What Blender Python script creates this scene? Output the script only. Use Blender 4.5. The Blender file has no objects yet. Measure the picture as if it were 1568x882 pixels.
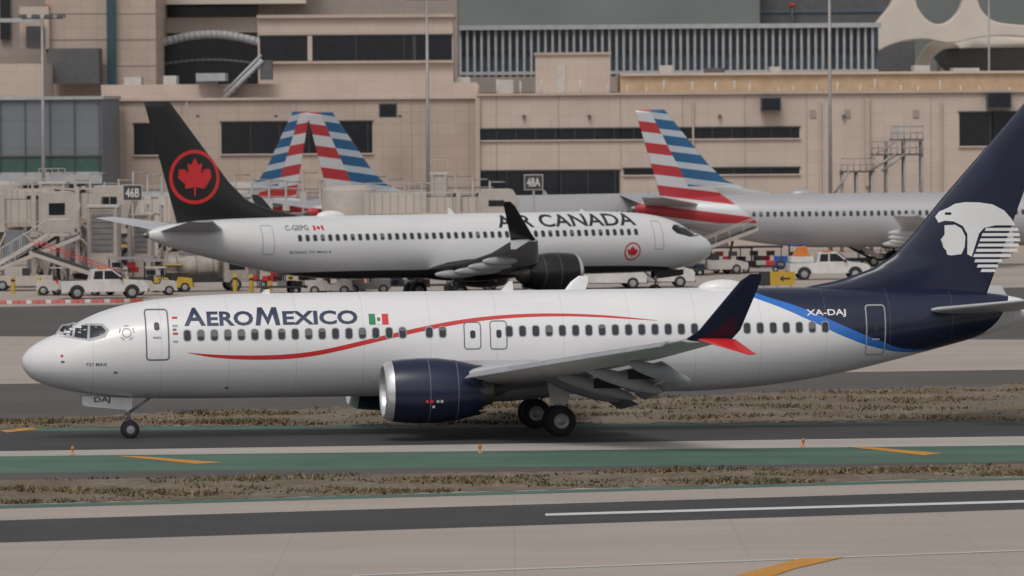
import bpy,bmesh,math,random
from mathutils import Vector, Matrix
random.seed(7)
sc=bpy.context.scene
# ------------------------------------------------------------- camera calibration
F=9430.0; CX,CY=784.0,441.0; H=12.9
PITCH=math.atan(299/F); ROLL=math.radians(-0.4)
R=Matrix.Rotation(math.pi/2-PITCH,3,'X')@Matrix.Rotation(ROLL,3,'Z')
C=Vector((0,0,H))
def ray(px,py): return R@Vector(((px-CX)/F,(CY-py)/F,-1))
def at(px,py,Y):
    d=ray(px,py); return C+d*(Y/d.y)
def gnd(px,py,z=0.0):
    d=ray(px,py); return C+d*((z-H)/d.z)
def loc(M,px,py,c):
    Mi=M.inverted(); o=Mi@C; d=Mi.to_3x3()@ray(px,py)
    p=o+d*((c-o.y)/d.y); return (p.x,p.z)
cam=bpy.data.cameras.new("camera"); camo=bpy.data.objects.new("camera",cam); sc.collection.objects.link(camo)
camo.matrix_world=Matrix.Translation(C)@R.to_4x4()
cam.sensor_width=36; cam.lens=36*F/1568; cam.clip_start=1; cam.clip_end=6000
cam.dof.use_dof=True; cam.dof.focus_distance=228; cam.dof.aperture_fstop=1.7
sc.camera=camo
# ------------------------------------------------------------- world / sun
w=bpy.data.worlds.new("World"); sc.world=w; w.use_nodes=True
nt=w.node_tree; bg=nt.nodes['Background']
sky=nt.nodes.new('ShaderNodeTexSky'); sky.sky_type='NISHITA'; sky.sun_disc=False
EL,AZ=math.radians(55),math.radians(195)
sky.sun_elevation=EL; sky.sun_rotation=AZ; sky.dust_density=3; sky.air_density=1.0
hs=nt.nodes.new('ShaderNodeHueSaturation'); hs.inputs['Saturation'].default_value=0.13
nt.links.new(sky.outputs[0],hs.inputs['Color']); nt.links.new(hs.outputs[0],bg.inputs[0]); bg.inputs[1].default_value=0.108
sl=bpy.data.lights.new("sun",'SUN'); sl.energy=0.9; sl.angle=math.radians(20); sl.color=(1,0.93,0.85)
so=bpy.data.objects.new("sun",sl); sc.collection.objects.link(so)
dirv=Vector((math.sin(AZ)*math.cos(EL),math.cos(AZ)*math.cos(EL),math.sin(EL)))
so.rotation_euler=dirv.to_track_quat('Z','Y').to_euler()
sc.view_settings.view_transform='Standard'; sc.view_settings.look='None'; sc.view_settings.exposure=0
# ------------------------------------------------------------- node helpers
class NT:
    def __init__(s,name):
        s.m=bpy.data.materials.new(name); s.m.use_nodes=True; s.t=s.m.node_tree; s.b=s.t.nodes['Principled BSDF']
        tc=s.t.nodes.new('ShaderNodeTexCoord'); s.co=tc.outputs['Object']; s._sep=None
    def n(s,t): return s.t.nodes.new(t)
    def l(s,a,b): s.t.links.new(a,b)
    def put(s,sock,v):
        if isinstance(v,(int,float)): sock.default_value=v
        elif isinstance(v,tuple): sock.default_value=(v+(1,))[:4]
        else: s.l(v,sock)
    def math(s,op,a,b=0.0):
        n=s.n('ShaderNodeMath'); n.operation=op; s.put(n.inputs[0],a); s.put(n.inputs[1],b); return n.outputs[0]
    def sep(s):
        if not s._sep:
            n=s.n('ShaderNodeSeparateXYZ'); s.l(s.co,n.inputs[0]); s._sep=n
        return s._sep.outputs
    def mix(s,f,a,b):
        n=s.n('ShaderNodeMix'); n.data_type='RGBA'; s.put(n.inputs[0],f); s.put(n.inputs[6],a); s.put(n.inputs[7],b); return n.outputs[2]
    def noise(s,scale,detail=4,sv=(1,1,1),rough=.55):
        mp=s.n('ShaderNodeMapping'); mp.inputs['Scale'].default_value=sv; s.l(s.co,mp.inputs[0])
        n=s.n('ShaderNodeTexNoise'); n.inputs['Scale'].default_value=scale; n.inputs['Detail'].default_value=detail
        n.inputs['Roughness'].default_value=rough; s.l(mp.outputs[0],n.inputs['Vector']); return n.outputs['Fac']
    def ramp(s,f,lo,hi):
        n=s.n('ShaderNodeMapRange'); n.inputs[1].default_value=lo; n.inputs[2].default_value=hi; s.put(n.inputs[0],f); return n.outputs[0]
    def curve(s,x,pts):
        x0,x1=pts[0][0],pts[-1][0]; z0=min(p[1] for p in pts); z1=max(p[1] for p in pts)
        n=s.n('ShaderNodeFloatCurve'); c=n.mapping.curves[0]
        P=[((a-x0)/(x1-x0),(b-z0)/(z1-z0)) for a,b in pts]
        c.points[0].location=P[0]; c.points[1].location=P[-1]
        for p in P[1:-1]: c.points.new(*p)
        n.mapping.update()
        u=s.math('DIVIDE',s.math('SUBTRACT',x,x0),x1-x0)
        s.l(u,n.inputs['Value']); return s.math('ADD',s.math('MULTIPLY',n.outputs[0],z1-z0),z0)
    def bump(s,h,st=.3,dist=.05):
        n=s.n('ShaderNodeBump'); n.inputs['Strength'].default_value=st; n.inputs['Distance'].default_value=dist; s.l(h,n.inputs['Height']); s.l(n.outputs[0],s.b.inputs['Normal'])
    def done(s,col,rough=.6,metal=0.0,coat=0.0):
        s.put(s.b.inputs['Base Color'],col); s.put(s.b.inputs['Roughness'],rough); s.b.inputs['Metallic'].default_value=metal
        s.b.inputs['Coat Weight'].default_value=coat; return s.m
def k(c,f): return tuple(min(1,x*f) for x in c)
MC={}
def simple(name,c,rough=.6,metal=0.0,var=.12,scale=1.5,coat=0.0,sv=(1,1,1)):
    if name in MC: return MC[name]
    t=NT(name); f=t.ramp(t.noise(scale,5,sv),.3,.7)
    MC[name]=t.done(t.mix(f,k(c,1-var),k(c,1+var)),rough,metal,coat); return MC[name]
def panelled(name,c,bw,bh,var=.1,mort=.8,ms=.02):
    t=NT(name); o=t.sep(); cb=t.n('ShaderNodeCombineXYZ'); t.l(o[0],cb.inputs[0]); t.l(o[2],cb.inputs[1])
    b=t.n('ShaderNodeTexBrick'); b.offset=0; b.inputs['Scale'].default_value=1; b.inputs['Mortar Size'].default_value=ms
    b.inputs['Brick Width'].default_value=bw; b.inputs['Row Height'].default_value=bh
    b.inputs['Color1'].default_value=k(c,1.03)+(1,); b.inputs['Color2'].default_value=k(c,.96)+(1,); b.inputs['Mortar'].default_value=k(c,mort)+(1,)
    t.l(cb.outputs[0],b.inputs['Vector'])
    f=t.ramp(t.noise(.35,6,(1,1,.45)),.3,.75); f2=t.mix(f,(1-var,)*3,(1+var*.6,)*3)
    mm=t.n('ShaderNodeMix'); mm.data_type='RGBA'; mm.blend_type='MULTIPLY'; mm.inputs[0].default_value=1
    t.l(b.outputs['Color'],mm.inputs[6]); t.l(f2,mm.inputs[7]); return t.done(mm.outputs[2],.8)
# ------------------------------------------------------------- mesh builder
class MB:
    def __init__(s): s.v=[];s.f=[];s.mi=[];s.mats=[];s.sm=[]
    def idx(s,m):
        if m not in s.mats: s.mats.append(m)
        return s.mats.index(m)
    def add(s,vs,fs,m,smooth=False):
        b=len(s.v); s.v+= [tuple(x) for x in vs]; i=s.idx(m)
        for f in fs: s.f.append([b+j for j in f]); s.mi.append(i); s.sm.append(smooth)
    def box(s,x0,x1,y0,y1,z0,z1,m,M=None):
        vs=[Vector((x,y,z)) for x in(x0,x1) for y in(y0,y1) for z in(z0,z1)]
        if M: vs=[M@v for v in vs]
        s.add(vs,[(0,1,3,2),(4,6,7,5),(0,4,5,1),(2,3,7,6),(0,2,6,4),(1,5,7,3)],m)
    def ext(s,pts,a0,a1,m,axis='y',M=None):
        n=len(pts)
        def P(p,a): v=Vector((p[0],a,p[1])) if axis=='y' else (Vector((a,p[0],p[1])) if axis=='x' else Vector((p[0],p[1],a))); return M@v if M else v
        vs=[P(p,a0) for p in pts]+[P(p,a1) for p in pts]
        s.add(vs,[list(range(n)),list(range(2*n-1,n-1,-1))]+[(i,(i+1)%n,n+(i+1)%n,n+i) for i in range(n)],m)
    def lathe(s,prof,o,axis,m,n=24,smooth=True,M=None):
        vs=[]
        for a,r in prof:
            for j in range(n):
                t=2*math.pi*j/n; c,d=r*math.cos(t),r*math.sin(t)
                v=Vector(o)+(Vector((a,c,d)) if axis=='x' else Vector((c,a,d)) if axis=='y' else Vector((c,d,a)))
                vs.append(M@v if M else v)
        fs=[(i*n+j,i*n+(j+1)%n,(i+1)*n+(j+1)%n,(i+1)*n+j) for i in range(len(prof)-1) for j in range(n)]
        s.add(vs,fs,m,smooth)
    def tube(s,p0,p1,r,m,n=8,r1=None):
        p0,p1=Vector(p0),Vector(p1); d=p1-p0; q=d.to_track_quat('Z','Y').to_matrix(); r1=r if r1 is None else r1
        vs=[p0+q@Vector((r*math.cos(2*math.pi*j/n),r*math.sin(2*math.pi*j/n),0)) for j in range(n)]+[p1+q@Vector((r1*math.cos(2*math.pi*j/n),r1*math.sin(2*math.pi*j/n),0)) for j in range(n)]
        s.add(vs,[(j,(j+1)%n,n+(j+1)%n,n+j) for j in range(n)]+[list(range(n))[::-1],list(range(n,2*n))],m,True)
    def foil(s,secs,m,n=10):
        vs=[];L=2*n
        for le,cv,nv,t in secs:
            le,cv,nv=Vector(le),Vector(cv),Vector(nv).normalized(); ch=cv.length
            def th(c): return 5*t*ch*(.2969*math.sqrt(c)-.126*c-.3516*c*c+.2843*c**3-.1015*c**4)
            cs=[(1-math.cos(math.pi*i/n))/2 for i in range(n+1)]
            for i in range(n+1): vs.append(le+cv*cs[i]+nv*th(cs[i]))
            for i in range(n-1,0,-1): vs.append(le+cv*cs[i]-nv*th(cs[i]))
        fs=[(i*L+j,i*L+(j+1)%L,(i+1)*L+(j+1)%L,(i+1)*L+j) for i in range(len(secs)-1) for j in range(L)]
        s.add(vs,fs,m,True); k0=(len(secs)-1)*L
        s.add(vs[:L],[list(range(L))[::-1]],m); s.add(vs[k0:k0+L],[list(range(L))],m)
    def ell(s,o,rx,ry,rz,m,M=None):
        vs=[];n=20;r=12
        for i in range(r+1):
            p=math.pi*i/r
            for j in range(n):
                t=2*math.pi*j/n; v=Vector((-rx*math.cos(p),ry*math.sin(p)*math.cos(t),rz*math.sin(p)*math.sin(t)))
                if M: v=M@v
                vs.append(Vector(o)+v)
        s.add(vs,[(i*n+j,i*n+(j+1)%n,(i+1)*n+(j+1)%n,(i+1)*n+j) for i in range(r) for j in range(n)],m,True)
    def pbox(s,x0,y0,x1,y1,Y,th,m,ground=False):
        mx,my=(x0+x1)/2,(y0+y1)/2
        a=at(x0,my,Y).x; b=at(x1,my,Y).x; zt=at(mx,y0,Y).z; zb=0 if ground else at(mx,y1,Y).z
        s.box(a,b,Y,Y+th,zb,zt,m); return a,b,zb,zt
    def obj(s,name,parent=None,M=None,bevel=0,angle=40):
        me=bpy.data.meshes.new(name); me.from_pydata(s.v,[],s.f); 
        for m in s.mats: me.materials.append(m)
        for i,p in enumerate(me.polygons): p.material_index=s.mi[i]; p.use_smooth=s.sm[i]
        bm=bmesh.new(); bm.from_mesh(me); bmesh.ops.recalc_face_normals(bm,faces=bm.faces); bm.to_mesh(me); bm.free()
        o=bpy.data.objects.new(name,me); sc.collection.objects.link(o)
        if parent: o.parent=parent
        if M: o.matrix_world=M
        if bevel:
            b=o.modifiers.new('bevel','BEVEL'); b.width=bevel; b.segments=2; b.limit_method='ANGLE'; b.angle_limit=math.radians(angle)
        return o
def empty(name,M):
    e=bpy.data.objects.new(name,None); sc.collection.objects.link(e); e.matrix_world=M; e.empty_display_size=.5; return e
# ------------------------------------------------------------- fuselage surface
ST=[(0,2.93,2.89,.02),(.1,3.22,2.60,.33),(.4,3.52,2.28,.70),(.9,3.80,2.05,1.03),(1.5,4.05,1.87,1.30),(2.2,4.43,1.73,1.52),(3.0,4.78,1.62,1.68),(4.0,5.05,1.53,1.79),(5.2,5.23,1.48,1.85),(6.7,5.34,1.46,1.88),(9,5.40,1.45,1.88),(14,5.40,1.45,1.88),(20,5.40,1.45,1.88),(25.5,5.40,1.46,1.88),(27.5,5.40,1.55,1.86),(29.5,5.39,1.76,1.80),(31.5,5.37,2.10,1.67),(33.5,5.33,2.55,1.42),(35.5,5.24,3.05,1.08),(37.2,5.08,3.5,.72),(38.5,4.85,3.95,.38),(39.1,4.6,4.2,.12)]
def fs(x):
    x=max(0,min(39.1,x)); s=math.sqrt(x); S=[(math.sqrt(a[0]),)+a[1:] for a in ST]
    i=0
    while i<len(S)-2 and S[i+1][0]<s: i+=1
    out=[]; h=S[i+1][0]-S[i][0]; u=(s-S[i][0])/h
    for c in (1,2,3):
        def sl(j):
            if j<=0: return (S[1][c]-S[0][c])/(S[1][0]-S[0][0])
            if j>=len(S)-1: return (S[-1][c]-S[-2][c])/(S[-1][0]-S[-2][0])
            a=(S[j][c]-S[j-1][c])/(S[j][0]-S[j-1][0]); b=(S[j+1][c]-S[j][c])/(S[j+1][0]-S[j][0])
            return 0 if a*b<=0 else 2*a*b/(a+b)
        a,b=S[i][c],S[i+1][c]; m0,m1=sl(i)*h,sl(i+1)*h
        out.append((2*u**3-3*u*u+1)*a+(u**3-2*u*u+u)*m0+(-2*u**3+3*u*u)*b+(u**3-u*u)*m1)
    return out
def surf(x,z):
    t,b,wd=fs(x); q=(z-(t+b)/2)/max(.001,(t-b)/2); return wd*math.sqrt(max(0,1-q*q))
FL0=[(28.3,5.1),(29,5.45),(31,5.85),(32.5,6.45),(33.7,7.6),(37.6,12.5)]
def interp(L,z):
    for (a,za),(b,zb) in zip(L,L[1:]):
        if z<=zb: return a+(b-a)*(z-za)/(zb-za)
    return L[-1][0]
def mkfin(FL,dx):
    def le(z): return interp(FL,z)
    def te(z): return 37.15+dx*(z-5)/7.5+(z-5.0)*2.15/7.5
    def ft(x,z):
        a=le(z); ch=te(z)-a; c=min(1,max(0,(x-a)/ch)); return .05*min(ch,5.0)*(math.sqrt(c)*(1-c))/.385
    return le,te,ft
FIN0=mkfin(FL0,0)
def decal(name,bm,mat,parent,side,fn=surf,off=.01,step=.1):
    zs=[v.co.z for v in bm.verts]; xs=[v.co.x for v in bm.verts]
    bmesh.ops.triangulate(bm,faces=bm.faces[:])
    def cut(lo,hi,st,ax):
        q=math.ceil(lo/st)*st
        while q<hi:
            bmesh.ops.bisect_plane(bm,geom=bm.verts[:]+bm.edges[:]+bm.faces[:],plane_co=Vector((0,0,q)) if ax else Vector((q,0,0)),plane_no=Vector((0,0,1)) if ax else Vector((1,0,0))); q+=st
    cut(min(zs)+.001,max(zs),step,1)
    if min(xs)<5 or max(xs)>26: cut(min(xs)+.001,max(xs),.2,0)
    for v in bm.verts: v.co.y=side*(fn(v.co.x,v.co.z)+off)
    me=bpy.data.meshes.new(name); bm.to_mesh(me); bm.free(); me.materials.append(mat)
    o=bpy.data.objects.new(name,me); sc.collection.objects.link(o); o.parent=parent; return o
def polybm(polys):
    bm=bmesh.new()
    for p in polys: 
        try: bm.faces.new([bm.verts.new((x,0,z)) for x,z in p])
        except ValueError: pass
    return bm
def textbm(s,xa,za,xb,zb,bold=.012):
    cu=bpy.data.curves.new('t','FONT'); cu.body=s; cu.offset=bold; cu.resolution_u=3
    o=bpy.data.objects.new('t',cu); sc.collection.objects.link(o); bpy.context.view_layer.update()
    me=bpy.data.meshes.new_from_object(o.evaluated_get(bpy.context.evaluated_depsgraph_get()))
    bpy.data.objects.remove(o); bm=bmesh.new(); bm.from_mesh(me)
    X=[v.co.x for v in bm.verts]; Y=[v.co.y for v in bm.verts]; x0,x1,y0,y1=min(X),max(X),min(Y),max(Y)
    for v in bm.verts:
        u=(v.co.x-x0)/(x1-x0); q=(v.co.y-y0)/(y1-y0); v.co=Vector((xa+(xb-xa)*u,0,zb+(za-zb)*q))
    return bm
def rrect(x0,z0,x1,z1,r,n=4):
    P=[]
    for cx,cz,a in((x1-r,z1-r,0),(x0+r,z1-r,90),(x0+r,z0+r,180),(x1-r,z0+r,270)):
        for i in range(n+1):
            t=math.radians(a+90*i/n); P.append((cx+r*math.cos(t),cz+r*math.sin(t)))
    return P
def ring(x0,z0,x1,z1,r,wd):
    A=rrect(x0,z0,x1,z1,r); B=rrect(x0+wd,z0+wd,x1-wd,z1-wd,max(.01,r-wd)); n=len(A)
    return [[A[i],A[(i+1)%n],B[(i+1)%n],B[i]] for i in range(n)]
LEAF=[(0,1),(.18,.66),(.24,.63),(.40,.73),(.30,.22),(.36,.19),(.55,.42),(.60,.35),(.86,.41),(.77,.13),(.80,.07),(.93,.0),(.50,-.36),(.48,-.42),(.53,-.58),(.05,-.50),(.03,-.95)]
def leaf(cx,cz,r):
    P=LEAF+[(-a,b) for a,b in LEAF[:0:-1]]; return [(cx+a*r,cz+b*r) for a,b in P]
# ------------------------------------------------------------- aircraft
tyre=simple("tyre_rubber",(.02,.02,.022),.8); hub=simple("hub_metal",(.34,.34,.35),.4,.3); strut=simple("strut_metal",(.35,.35,.37),.4,.5)
glass=simple("window_glass",(.03,.035,.045),.12,0,.1); wframe=simple("window_frame",(.36,.36,.39),.5)
dark=simple("dark_void",(.012,.012,.014),.7); lipm=simple("polished_metal",(.75,.75,.77),.28,.7,.05)
steelg=simple("exhaust_metal",(.22,.21,.2),.4,.8)
outl=simple("panel_line",(.14,.14,.16),.6)
def airframe(name,M,L):
    root=empty(name,M); wx=L.get('wx',0); V=lambda x,y,z:(x+wx,y,z)
    xs=[0.0,.01,.03,.06]+[.1*i for i in range(1,70)]+[7+.4*i for i in range(0,48)]+[26.2+.25*i for i in range(0,52)]
    xs=[x for x in xs if x<39.1]+[39.1]; n=72; mb=MB(); vs=[]
    for x in xs:
        t,b,wd=fs(x)
        for j in range(n):
            a=2*math.pi*j/n; vs.append((x,wd*math.cos(a),(t+b)/2+(t-b)/2*math.sin(a)))
    fc=[(i*n+j,i*n+(j+1)%n,(i+1)*n+(j+1)%n,(i+1)*n+j) for i in range(len(xs)-1) for j in range(n)]
    mb.add(vs,fc+[list(range(n)),list(range((len(xs)-1)*n,len(xs)*n))],L['fus'],True); mb.obj("fuselage",root)
    mb=MB(); mb.ell((16.9+wx*.5,0,2.15),5.2,1.98,1.0,L['belly']); mb.ell((39.1,0,4.4),.35,.13,.2,steelg)
    mb.obj("wing_body_fairing",root)
    fle,fte,ft=L.get('FIN',FIN0); fz=L.get('fz',12.5); mb=MB(); zs=[5.0+.1*i for i in range(30)]+[8+(fz-8)*i/14 for i in range(15)]; vs=[];q=14
    for z in zs:
        le=fle(z); te=fte(z); ch=te-le
        for i in range(q+1): c=(1-math.cos(math.pi*i/q))/2; x=le+c*ch; vs.append((x,ft(x,z),z))
        for i in range(q-1,0,-1): c=(1-math.cos(math.pi*i/q))/2; x=le+c*ch; vs.append((x,-ft(x,z),z))
    Lp=2*q; fc=[(i*Lp+j,i*Lp+(j+1)%Lp,(i+1)*Lp+(j+1)%Lp,(i+1)*Lp+j) for i in range(len(zs)-1) for j in range(Lp)]
    mb.add(vs,fc+[list(range((len(zs)-1)*Lp,len(zs)*Lp))],L['fin'],True)
    mb.obj("vertical_fin",root)
    for s in(1,-1):
        mb=MB(); wm=L['wing']; sz=L.get('sz',0)
        mb.foil([((34.2,s*.3,4.65+sz),(4.2,0,0),(0,0,1),.08),((38.0,s*7.1,5.35+sz),(1.5,0,0),(0,0,1),.08)],L.get('stab',wm))
        mb.obj("horizontal_stabilizer",root); mb=MB()
        Z=Vector((0,0,1))
        mb.foil([(V(12.6,s*1.0,2.0),(8.2,0,0),Z,.13),(V(13.6,s*2.6,2.15),(7.0,0,.05),Z,.125),(V(15.45,s*5.9,2.52),(4.9,0,.05),Z,.12),(V(18.3,s*11.4,3.2),(3.2,0,.03),Z,.11),(V(21.2,s*16.9,4.1),(1.75,0,0),Z,.1)],wm,12)
        fl=L.get('flap',34); a=math.radians(fl); cd=lambda c:(c*math.cos(a),0,-c*math.sin(a)); nv=(math.sin(a),0,math.cos(a))
        fm=L['flapm']
        if fl>5:
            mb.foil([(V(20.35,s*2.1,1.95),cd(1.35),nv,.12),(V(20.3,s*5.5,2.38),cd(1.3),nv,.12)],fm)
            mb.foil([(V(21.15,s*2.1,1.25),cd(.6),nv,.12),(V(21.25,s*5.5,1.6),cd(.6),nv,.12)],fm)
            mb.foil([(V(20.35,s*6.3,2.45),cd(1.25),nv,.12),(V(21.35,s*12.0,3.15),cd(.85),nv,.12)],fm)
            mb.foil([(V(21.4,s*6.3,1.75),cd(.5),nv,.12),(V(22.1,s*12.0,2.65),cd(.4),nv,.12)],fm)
            for y0,y1,x0,x1,z0,z1 in((2.5,5.2,12.95,14.55,1.95,2.25),(6.0,16.2,15.1,20.5,2.35,3.85)):
                b=math.radians(28); mb.foil([(V(x0,s*y0,z0),(.6*math.cos(b),0,.6*math.sin(b)),(-math.sin(b),0,math.cos(b)),.16),(V(x1,s*y1,z1),(.45*math.cos(b),0,.45*math.sin(b)),(-math.sin(b),0,math.cos(b)),.16)],fm)
            for y,x,z in((2.6,20.2,2.0),(4.9,20.2,2.3),(6.8,20.3,2.4),(8.6,20.6,2.65),(10.6,20.9,2.9)):
                mb.box(x+wx-.5,x+wx+.7,s*y-.05,s*y+.05,z-.45,z-.1,dark)
        for y,x,z,ln in((3.7,20.0,1.75,1.5),(6.4,19.9,2.0,1.6),(9.2,20.5,2.35,1.5),(12.1,21.3,2.75,1.2)):
            mb.ell(V(x,s*y,z),ln,.2,.26,fm,Matrix.Rotation(math.radians(fl*.5),3,'Y'))
        dz=L.get('zr',0) if s>0 else 0
        def flex(m_): m_.v=[(x,y,z+dz*(max(0,abs(y)-2)/15)**1.5) for x,y,z in m_.v]
        flex(mb); mb.obj("wing_left" if s<0 else "wing_right",root)
        if L.get('winglets',True):
            mb=MB(); w1=L['wl1'] if s<0 or not L.get('wl1r') else L['wl1r']
            mb.foil([(V(21.3,s*16.85,4.1),(1.7,0,0),Z,.1),(V(21.75,s*17.2,4.45),(1.5,0,0),(0,-s,.45),.08),(V(23.15,s*17.7,6.2),(.75,0,0),(0,-s,.25),.08),(V(23.5,s*17.8,6.45),(.4,0,0),(0,-s,.25),.08)],w1)
            mb.foil([(V(21.75,s*17.0,4.12),(1.35,0,0),(0,0,1),.09),(V(23.3,s*18.1,3.62),(.35,0,0),(0,.4*s,1),.08)],L['wl2'])
            flex(mb); mb.obj("winglet",root)
        ex,ey,ez=L.get('eng',(12.2,4.83,1.78)); o=(ex,s*ey,ez); mb=MB()
        mb.lathe([(.32,1.135),(.12,1.07),(.03,1.0),(0,.95),(.03,.90),(.12,.86),(.3,.84)],o,'x',L['lip'],40)
        prof=[(.32,1.135),(.7,1.18),(1.3,1.215),(2.0,1.21),(2.7,1.13),(3.2,1.02),(3.5,.95)]
        mb.lathe(prof,o,'x',L['nac'],40)
        mb.lathe([(1.62,1.219),(1.65,1.219)],o,'x',outl,40); mb.lathe([(2.68,1.139),(2.71,1.135)],o,'x',outl,40)
        nn=40; vs=[]
        for j in range(nn):
            t=2*math.pi*j/nn; vs.append(Vector(o)+Vector((3.5,.95*math.cos(t),.95*math.sin(t))))
        for j in range(nn):
            t=2*math.pi*j/nn; e=.22 if j%2 else 0; vs.append(Vector(o)+Vector((3.52+e,.93*math.cos(t)-.0,.93*math.sin(t))))
        mb.add(vs,[(j,(j+1)%nn,nn+(j+1)%nn,nn+j) for j in range(nn)],L['nac'],True)
        mb.lathe([(.3,.84),(1.1,.84),(1.1,.25),(.75,.12),(.62,.0)],o,'x',dark,40)
        mb.lathe([(3.45,.93),(3.0,.8)],o,'x',dark,40)
        mb.lathe([(2.9,.75),(3.6,.68),(4.1,.52),(4.15,.45),(4.1,.33),(4.7,.08),(4.75,0)],o,'x',steelg,32)
        for j in range(18):
            t=2*math.pi*j/18; Mr=Matrix.Translation(o)@Matrix.Rotation(t,4,'X'); mb.box(.95,1.05,-.06,.06,.2,.83,steelg,Mr)
        mb.foil([((ex+1.0,s*ey,ez+1.1),(4.8,0,0),(0,1,0),.07),((ex+2.0,s*ey,2.45),(4.6,0,0),(0,1,0),.07)],L['pyl'])
        if L.get('nacmark'):
            for j,(dx_,m_) in enumerate(((1.45,redp_),(1.62,redp_),(1.85,wframe),(2.0,wframe),(1.7,wframe))):
                zz=-.35 if j<4 else -.55; rr=1.222; yy=math.sqrt(rr*rr-zz*zz); mb.box(ex+dx_,ex+dx_+.1,s*(ey)+(s*yy-.01),s*(ey)+(s*yy+.01),ez+zz-.05,ez+zz+.05,m_)
        mb.obj("engine",root)
        gx=19.6+L.get('gx',0); mb=MB()
        for dy in(-.43,.43):
            oo=(gx,s*2.86+dy,.57); mb.lathe([(-.2,.3),(-.2,.46),(-.14,.555),(0,.57),(.14,.555),(.2,.46),(.2,.3)],oo,'y',tyre,28)
            mb.lathe([(-.16,0),(-.16,.12),(-.1,.16),(-.19,.25),(-.195,.29),(.195,.29),(.19,.25),(.1,.16),(.16,.12),(.16,0)],oo,'y',hub,24)
        mb.tube((gx,s*2.86-.4,.57),(gx,s*2.86+.4,.57),.09,strut); mb.tube((gx,s*2.86,.5),(gx-.1,s*2.95,2.3),.12,strut,12)
        mb.tube((gx,s*2.86,1.1),(gx-.1,s*1.6,1.9),.06,strut); mb.tube((gx+.05,s*2.86,.75),(gx+.35,s*2.86,1.15),.04,strut); mb.tube((gx+.35,s*2.86,1.15),(gx,s*2.9,1.5),.04,strut)
        mb.ext([(gx-.35,1.2),(gx+.3,1.2),(gx+.45,2.1),(gx-.5,2.1)],s*3.12,s*3.17,L['belly'])
        mb.obj("main_landing_gear",root)
    gx=4.05; mb=MB()
    for dy in(-.2,.2):
        oo=(gx,dy,.34); mb.lathe([(-.1,.17),(-.1,.28),(-.06,.335),(0,.345),(.06,.335),(.1,.28),(.1,.17)],oo,'y',tyre,24)
        mb.lathe([(-.07,0),(-.07,.06),(-.05,.1),(-.09,.18),(.09,.18),(.05,.1),(.07,.06),(.07,0)],oo,'y',hub,20)
    mb.tube((gx,-.22,.34),(gx,.22,.34),.05,strut); mb.tube((gx,0,.3),(gx-.12,0,1.7),.075,strut,12); mb.tube((gx-.05,0,.95),(gx+.9,0,1.6),.045,strut)
    mb.tube((gx,0,.55),(gx-.3,0,.78),.03,strut); mb.tube((gx-.3,0,.78),(gx-.05,0,1.0),.03,strut)
    mb.box(gx-.16,gx-.06,-.12,.12,1.0,1.14,lipm)
    mb.obj("nose_landing_gear",root)
    mb=MB()
    for s in(1,-1): mb.ext([(gx-1.85,1.64),(gx-1.82,1.30),(gx-1.6,1.24),(gx-.05,1.08),(gx+.05,1.16),(gx+.05,1.54)],s*.42,s*.45,L['belly'])
    mb.obj("nose_gear_doors",root)
    mb=MB(); mb.ell((26.8,0,5.36),.95,.42,.36,L['top'])
    mb.ext([(18.2,5.35),(18.7,5.35),(18.68,5.75),(18.55,5.75)],-.02,.02,L['top']); mb.ext([(9.0,5.35),(9.4,5.35),(9.38,5.55),(9.25,5.55)],-.02,.02,L['top'])
    mb.ext([(15,1.5),(15.4,1.5),(15.45,1.1),(15.3,1.1)],-.02,.02,L['top'])
    mb.obj("antennas",root)
    return root
def cabin(root,x0,x1,zc,side,skip=(),lit=0):
    fr=[];gl=[];x=x0
    sh=[]
    while x<=x1:
        if not any(a<x<b for a,b in skip):
            fr.append(rrect(x-.155,zc-.225,x+.155,zc+.225,.12)); gl.append(rrect(x-.12,zc-.19,x+.12,zc+.19,.09))
            if random.random()<.25: h=random.choice((.1,.16,.22)); sh.append(rrect(x-.105,zc+.17-h,x+.105,zc+.165,.03,2))
        x+=.508
    decal("window_frames",polybm(fr),wframe,root,side,off=.006); decal("window_panes",polybm(gl),glass,root,side,off=.010)
    if sh: decal("window_shades",polybm(sh),simple("window_shade",(.16,.16,.17),.6),root,side,off=.013)
# --- main aircraft placement
g=gnd(199,671); TH=math.radians(9.2); c4=Matrix.Rotation(TH,4,'Z')@Vector((4.05,0,0))
MA=Matrix.Translation(Vector((g.x-c4.x,g.y-c4.y,0)))@Matrix.Rotation(TH,4,'Z')
def A(px,py,c=-1.85): return loc(MA,px,py,c)
navy=(.009,.014,.042)
def paint(name,c,rough=.3,var=.04): return simple(name,c,rough,0,var,.8,.15)
t=NT("aircraft_white_navy_paint"); o=t.sep()
gp=[A(*p) for p in((1130,440),(1150,452),(1200,472),(1250,495),(1300,518),(1350,534),(1400,541),(1450,537),(1500,522),(1530,503),(1548,480),(1562,450))]
gq=[A(*p) for p in((1150,440),(1172,452),(1215,466),(1255,482),(1300,502),(1350,522),(1400,536),(1450,535),(1500,522),(1530,503),(1548,480),(1562,450))]
m1=t.math('GREATER_THAN',o[2],t.curve(o[0],gp)); m2=t.math('GREATER_THAN',o[2],t.curve(o[0],gq))
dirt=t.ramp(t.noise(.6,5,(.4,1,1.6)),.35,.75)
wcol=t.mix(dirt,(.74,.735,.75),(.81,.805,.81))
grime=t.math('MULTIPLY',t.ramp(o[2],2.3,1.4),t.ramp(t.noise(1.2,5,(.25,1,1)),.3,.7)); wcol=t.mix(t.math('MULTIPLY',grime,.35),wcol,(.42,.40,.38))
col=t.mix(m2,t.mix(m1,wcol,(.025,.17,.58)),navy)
jx=t.math('LESS_THAN',t.math('FRACT',t.math('DIVIDE',o[0],2.54)),.009)
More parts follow.
